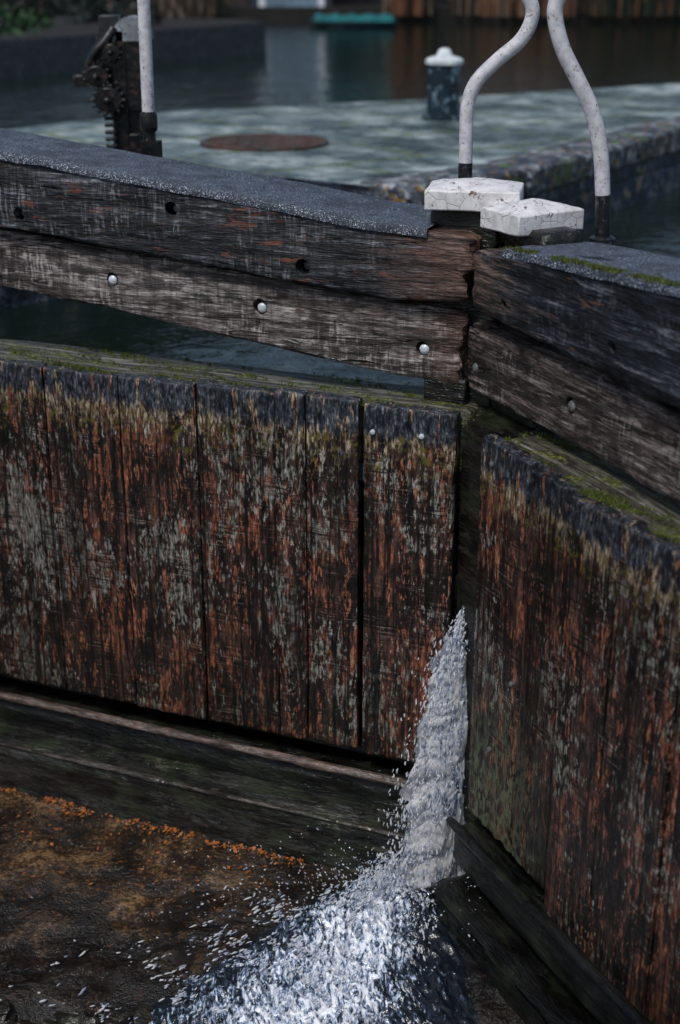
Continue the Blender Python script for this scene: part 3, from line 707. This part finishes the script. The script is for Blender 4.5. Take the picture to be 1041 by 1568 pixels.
# ------------------------------------------------------------------ background across the canal
MBW=mat_wet_dark('bank_stone',(.05,.056,.062),.4)
g=Geo(); 
pb=[(-30,2),(-9,13),(-4.4,19.1),(-2.6,22.0),(-1.2,24.2),(-1.6,25.6),(-6,27),(-40,30)]
prism(g,pb,-.5,1.68,0,1)
g.make('stone_bank',[MSOIL,MBW],None,False)
g=Geo(); prism(g,[(-80,36),(-8,35.5),(20,34.5),(80,30),(120,300),(-120,300)],-.5,1.55,0,1); g.make('far_bank',[MSOIL,mat_simple('bank_boards',(.012,.010,.009),.7,.6,2)],None,False)
def brickwall():
    b=NB('old_brick_dark'); br=b.n('ShaderNodeTexBrick'); c=b.n('ShaderNodeCombineXYZ'); b.l(b.X,c.inputs[0]); b.l(b.Z,c.inputs[1]); b.l(c.outputs[0],br.inputs['Vector'])
    br.inputs['Scale'].default_value=1; br.inputs['Brick Width'].default_value=.22; br.inputs['Row Height'].default_value=.075; br.inputs['Mortar Size'].default_value=.01
    br.inputs['Color1'].default_value=(.075,.045,.042,1); br.inputs['Color2'].default_value=(.04,.028,.032,1); br.inputs['Mortar'].default_value=(.08,.07,.07,1)
    n=b.noise((1.0,1,.35),4,.65); return b.fin(b.mix(b.step(n,.40,.54),br.outputs['Color'],(.006,.008,.012)),.8,n,.3,.02)
g=Geo(); g.box((3,37.2,3.0),(34,.4,3.2)); 
for i in range(9): g.box((-12+i*3.8,36.95,3.0),(.5,.25,3.2))
g.box((3,37.2,4.66),(34.4,.6,.12)); g.make('brick_wall',brickwall(),None,False)
e=empty('boathouse',Matrix.Translation((-1.15,35.8,1.5)))
MBL=mat_simple('door_pale_blue',(.20,.30,.40),.5,.5,2,.2); MWB=mat_simple('frame_white',(.80,.86,.92),.5,.2,6,.2); MRF=mat_simple('roof_slate',(.05,.055,.06),.6,.4,5)
g=Geo(); g.box((0,.4,1.1),(1.9,.9,2.2)); g.make('walls',mat_simple('wall_dark_board',(.03,.04,.06),.7,.5,4),e,False)
g=Geo(); 
for i in range(6): g.box((-.50+i*.2,-.07,.95),(.19,.04,1.9))
g.make('door',MBL,e,False)
g=Geo(); g.box((-.70,-.08,1.0),(.16,.08,2.1)); g.box((.70,-.08,1.0),(.16,.08,2.1)); g.box((0,-.08,2.05),(1.24,.08,.14)); g.make('door_frame',MWB,e,False)
g=Geo(); V=[(-1.1,-.2,2.2),(1.1,-.2,2.2),(1.1,1,2.2),(-1.1,1,2.2),(-1.1,.4,2.9),(1.1,.4,2.9)]; g.add(V,[(0,1,5,4),(2,3,4,5),(1,2,5),(3,0,4),(0,3,2,1)]); g.make('roof',MRF,e,False)
e=empty('moored_boat',Matrix.Translation((.30,32.6,1.22)))
V=[];n=14
for i in range(n+1):
    t=i/n; w=.45*math.sin(math.pi*(.12+.80*t))**.5; x=-.95+1.9*t
    V+=[(x,-w*.75,-.1),(x,-w,.14+.06*abs(t-.5)),(x,w,.14+.06*abs(t-.5)),(x,w*.75,-.1)]
F=[(i*4+k,(i+1)*4+k,(i+1)*4+(k+1)%4,i*4+(k+1)%4) for i in range(n) for k in range(4)]+[(0,1,2,3),(n*4+3,n*4+2,n*4+1,n*4)]
mesh('hull',V,F,mat_simple('hull_dark',(.02,.04,.05),.4,.4,4),e,False)
V=[]
for i in range(n+1):
    t=i/n; x=-.85+1.7*t; h=.27+.03*math.sin(i*2.1)
    V+=[(x,-.42,.14),(x,-.2,h),(x,.2,h),(x,.42,.14)]
F=[(i*4+k,(i+1)*4+k,(i+1)*4+k+1,i*4+k+1) for i in range(n) for k in range(3)]+[(0,1,2,3),(n*4+3,n*4+2,n*4+1,n*4)]
mesh('tarp',V,F,mat_simple('teal_tarp',(.01,.14,.15),.5,.5,4),e,False)
def shoots(name,boxes,cols,hr=(1.2,3.2),w=.022):
    V=[];F=[];Mi=[]
    for (x0,x1,y0,y1,z0,c,n) in boxes:
        for k in range(n):
            x=U(x0,x1);y=U(y0,y1);h=U(*hr);b=Vector((x,y,z0)); dx,dy=random.gauss(0,.18)*h,random.gauss(0,.15)*h
            for i in range(6):
                t=i/5; p=b+Vector((dx*t*t,dy*t*t-.1*t,h*t-(.35*h*max(0,t-.7)))); ww=w*(1-t*.8)
                V.append(p-Vector((ww,0,0)));V.append(p+Vector((ww,0,0)))
                if i: L=len(V); F.append((L-4,L-3,L-1,L-2)); Mi.append(c if R()<.8 else (c+1)%len(cols))
    mesh(name,V,F,cols,None,False,Mi)
MR=[mat_simple('reed_orange',(.20,.085,.04),.8,.5,3,0),mat_simple('reed_brown',(.05,.032,.024),.8,.5,3,0),mat_simple('reed_pale',(.24,.18,.13),.8,.5,3,0),mat_simple('reed_green',(.010,.020,.012),.8,.5,3,0)]
shoots('reeds',[(1.2,1.9,34.2,35.0,1.4,0,45),(3.2,5.4,33.6,34.6,1.4,0,70),(1.0,2.2,34.6,35.6,1.4,1,90),(2.6,6,34.6,35.6,1.4,1,180),(3.4,5.0,33.8,34.4,1.4,2,40),(5.6,11,33.6,35.4,1.4,3,400),(-9,-2.6,34.6,35.6,1.4,3,300),(-4.2,-2.4,27,29,1.2,1,60)],MR)
def leaves(name,blobs,mats,n,a0=(.03,.08),b0=(.02,.05),full=False):
    V=[];F=[];Mi=[]
    for (c,r,m) in blobs:
        for k in range(n):
            d=Vector((random.gauss(0,1),random.gauss(0,1),random.gauss(0,1))).normalized()*(R()**.45); p=Vector(c)+Vector((d.x*r[0],d.y*r[1],(d.z if full else abs(d.z))*r[2]))
            a=Vector((U(-1,1),U(-1,1),U(-1,1))).normalized()*U(*a0); b=a.cross(Vector((U(-1,1),U(-1,1),U(-1,1)))).normalized()*U(*b0)
            q=len(V); V+=[p-a,p+b,p+a,p-b]; F.append((q,q+1,q+2,q+3)); Mi.append(m if R()<.75 else (m+1)%len(mats))
    mesh(name,V,F,mats,None,False,Mi)
MLV=[mat_simple('leaf_green',(.025,.085,.020),.6,.5,5,0),mat_simple('leaf_dark',(.006,.012,.008),.6,.5,5,0),mat_simple('leaf_blue_green',(.012,.030,.025),.6,.5,5,0)]
bl_=[]
for k in range(18):
    t=R()**1.5; bx=-9+t*6.6; by=14.6+t*8.5+U(.9,3.5)
    bl_.append(((bx,by,1.66),(U(.4,1.0),U(.4,.9),U(.2,.6)),random.choice([0,0,1,1,2])))
for k in range(16): bl_.append(((U(6,14),U(34.5,37),1.5),(U(.8,1.6),U(.6,1),U(1,2.6)),random.choice([1,1,2])))
for k in range(18): bl_.append(((U(-16,-3),U(30,37),1.5),(U(.8,2),U(.6,1.4),U(1,2.8)),1))
leaves('bank_foliage',bl_,MLV,380)
bl2=[]
g=Geo()
for k in range(34):
    x=-60+k*3.8+U(-1,1); y=U(42,52); h=U(6,10)
    g.tube([(x,y,1.5),(x+U(-.2,.2),y,h*.5),(x+U(-.5,.5),y,h)],lambda i:(.28,.2,.08)[i],8)
    for q in range(4):
        a=U(0,6.28); g.tube([(x,y,h*(.4+.12*q)),(x+math.cos(a)*1.8,y+math.sin(a)*1.5,h*(.6+.14*q))],lambda i:(.1,.04)[i],6)
    for q in range(7): bl2.append(((x+random.gauss(0,1.4),y+random.gauss(0,1),h*.3+U(0,h*.7)),(U(.9,1.8),1.2,U(.8,1.6)),0))
g.make('tree_trunks',mat_simple('bark_dark',(.03,.025,.02),.9,.4,6))
leaves('distant_trees',bl2,[MLV[1]],170,(.1,.25),(.08,.18),True)

# ------------------------------------------------------------------ light
w=D.worlds.new('World'); scn.world=w; w.use_nodes=True; nt=w.node_tree
sky=nt.nodes.new('ShaderNodeTexSky'); sky.sky_type='NISHITA'; sky.sun_disc=False
el=math.radians(58); az=math.radians(212)
sky.sun_elevation=el; sky.sun_rotation=az; sky.air_density=1.2; sky.dust_density=2.0; sky.ozone_density=1.5
bg=nt.nodes['Background']; nt.links.new(sky.outputs[0],bg.inputs[0]); bg.inputs[1].default_value=.085
sl=D.lights.new('sun','SUN'); sl.energy=1.95; sl.angle=math.radians(11); sl.color=(1,.97,.93)
so=link(D.objects.new('sun',sl)); d=Vector((math.sin(az)*math.cos(el),math.cos(az)*math.cos(el),math.sin(el)))
so.rotation_euler=(d).to_track_quat('Z','Y').to_euler()
scn.view_settings.view_transform='Standard'; scn.view_settings.look='None'; scn.view_settings.exposure=0
# ------------------------------------------------------------------ camera
cam=D.cameras.new('camera'); co=link(D.objects.new('camera',cam)); scn.camera=co
co.location=(0,0,2.72); co.rotation_euler=(math.radians(90-21.5),0,0)
cam.sensor_fit='HORIZONTAL'; cam.sensor_width=24; cam.lens=24*2170/1041; cam.clip_start=.05; cam.clip_end=1500
cam.dof.use_dof=True; cam.dof.focus_distance=4.1; cam.dof.aperture_fstop=2.1
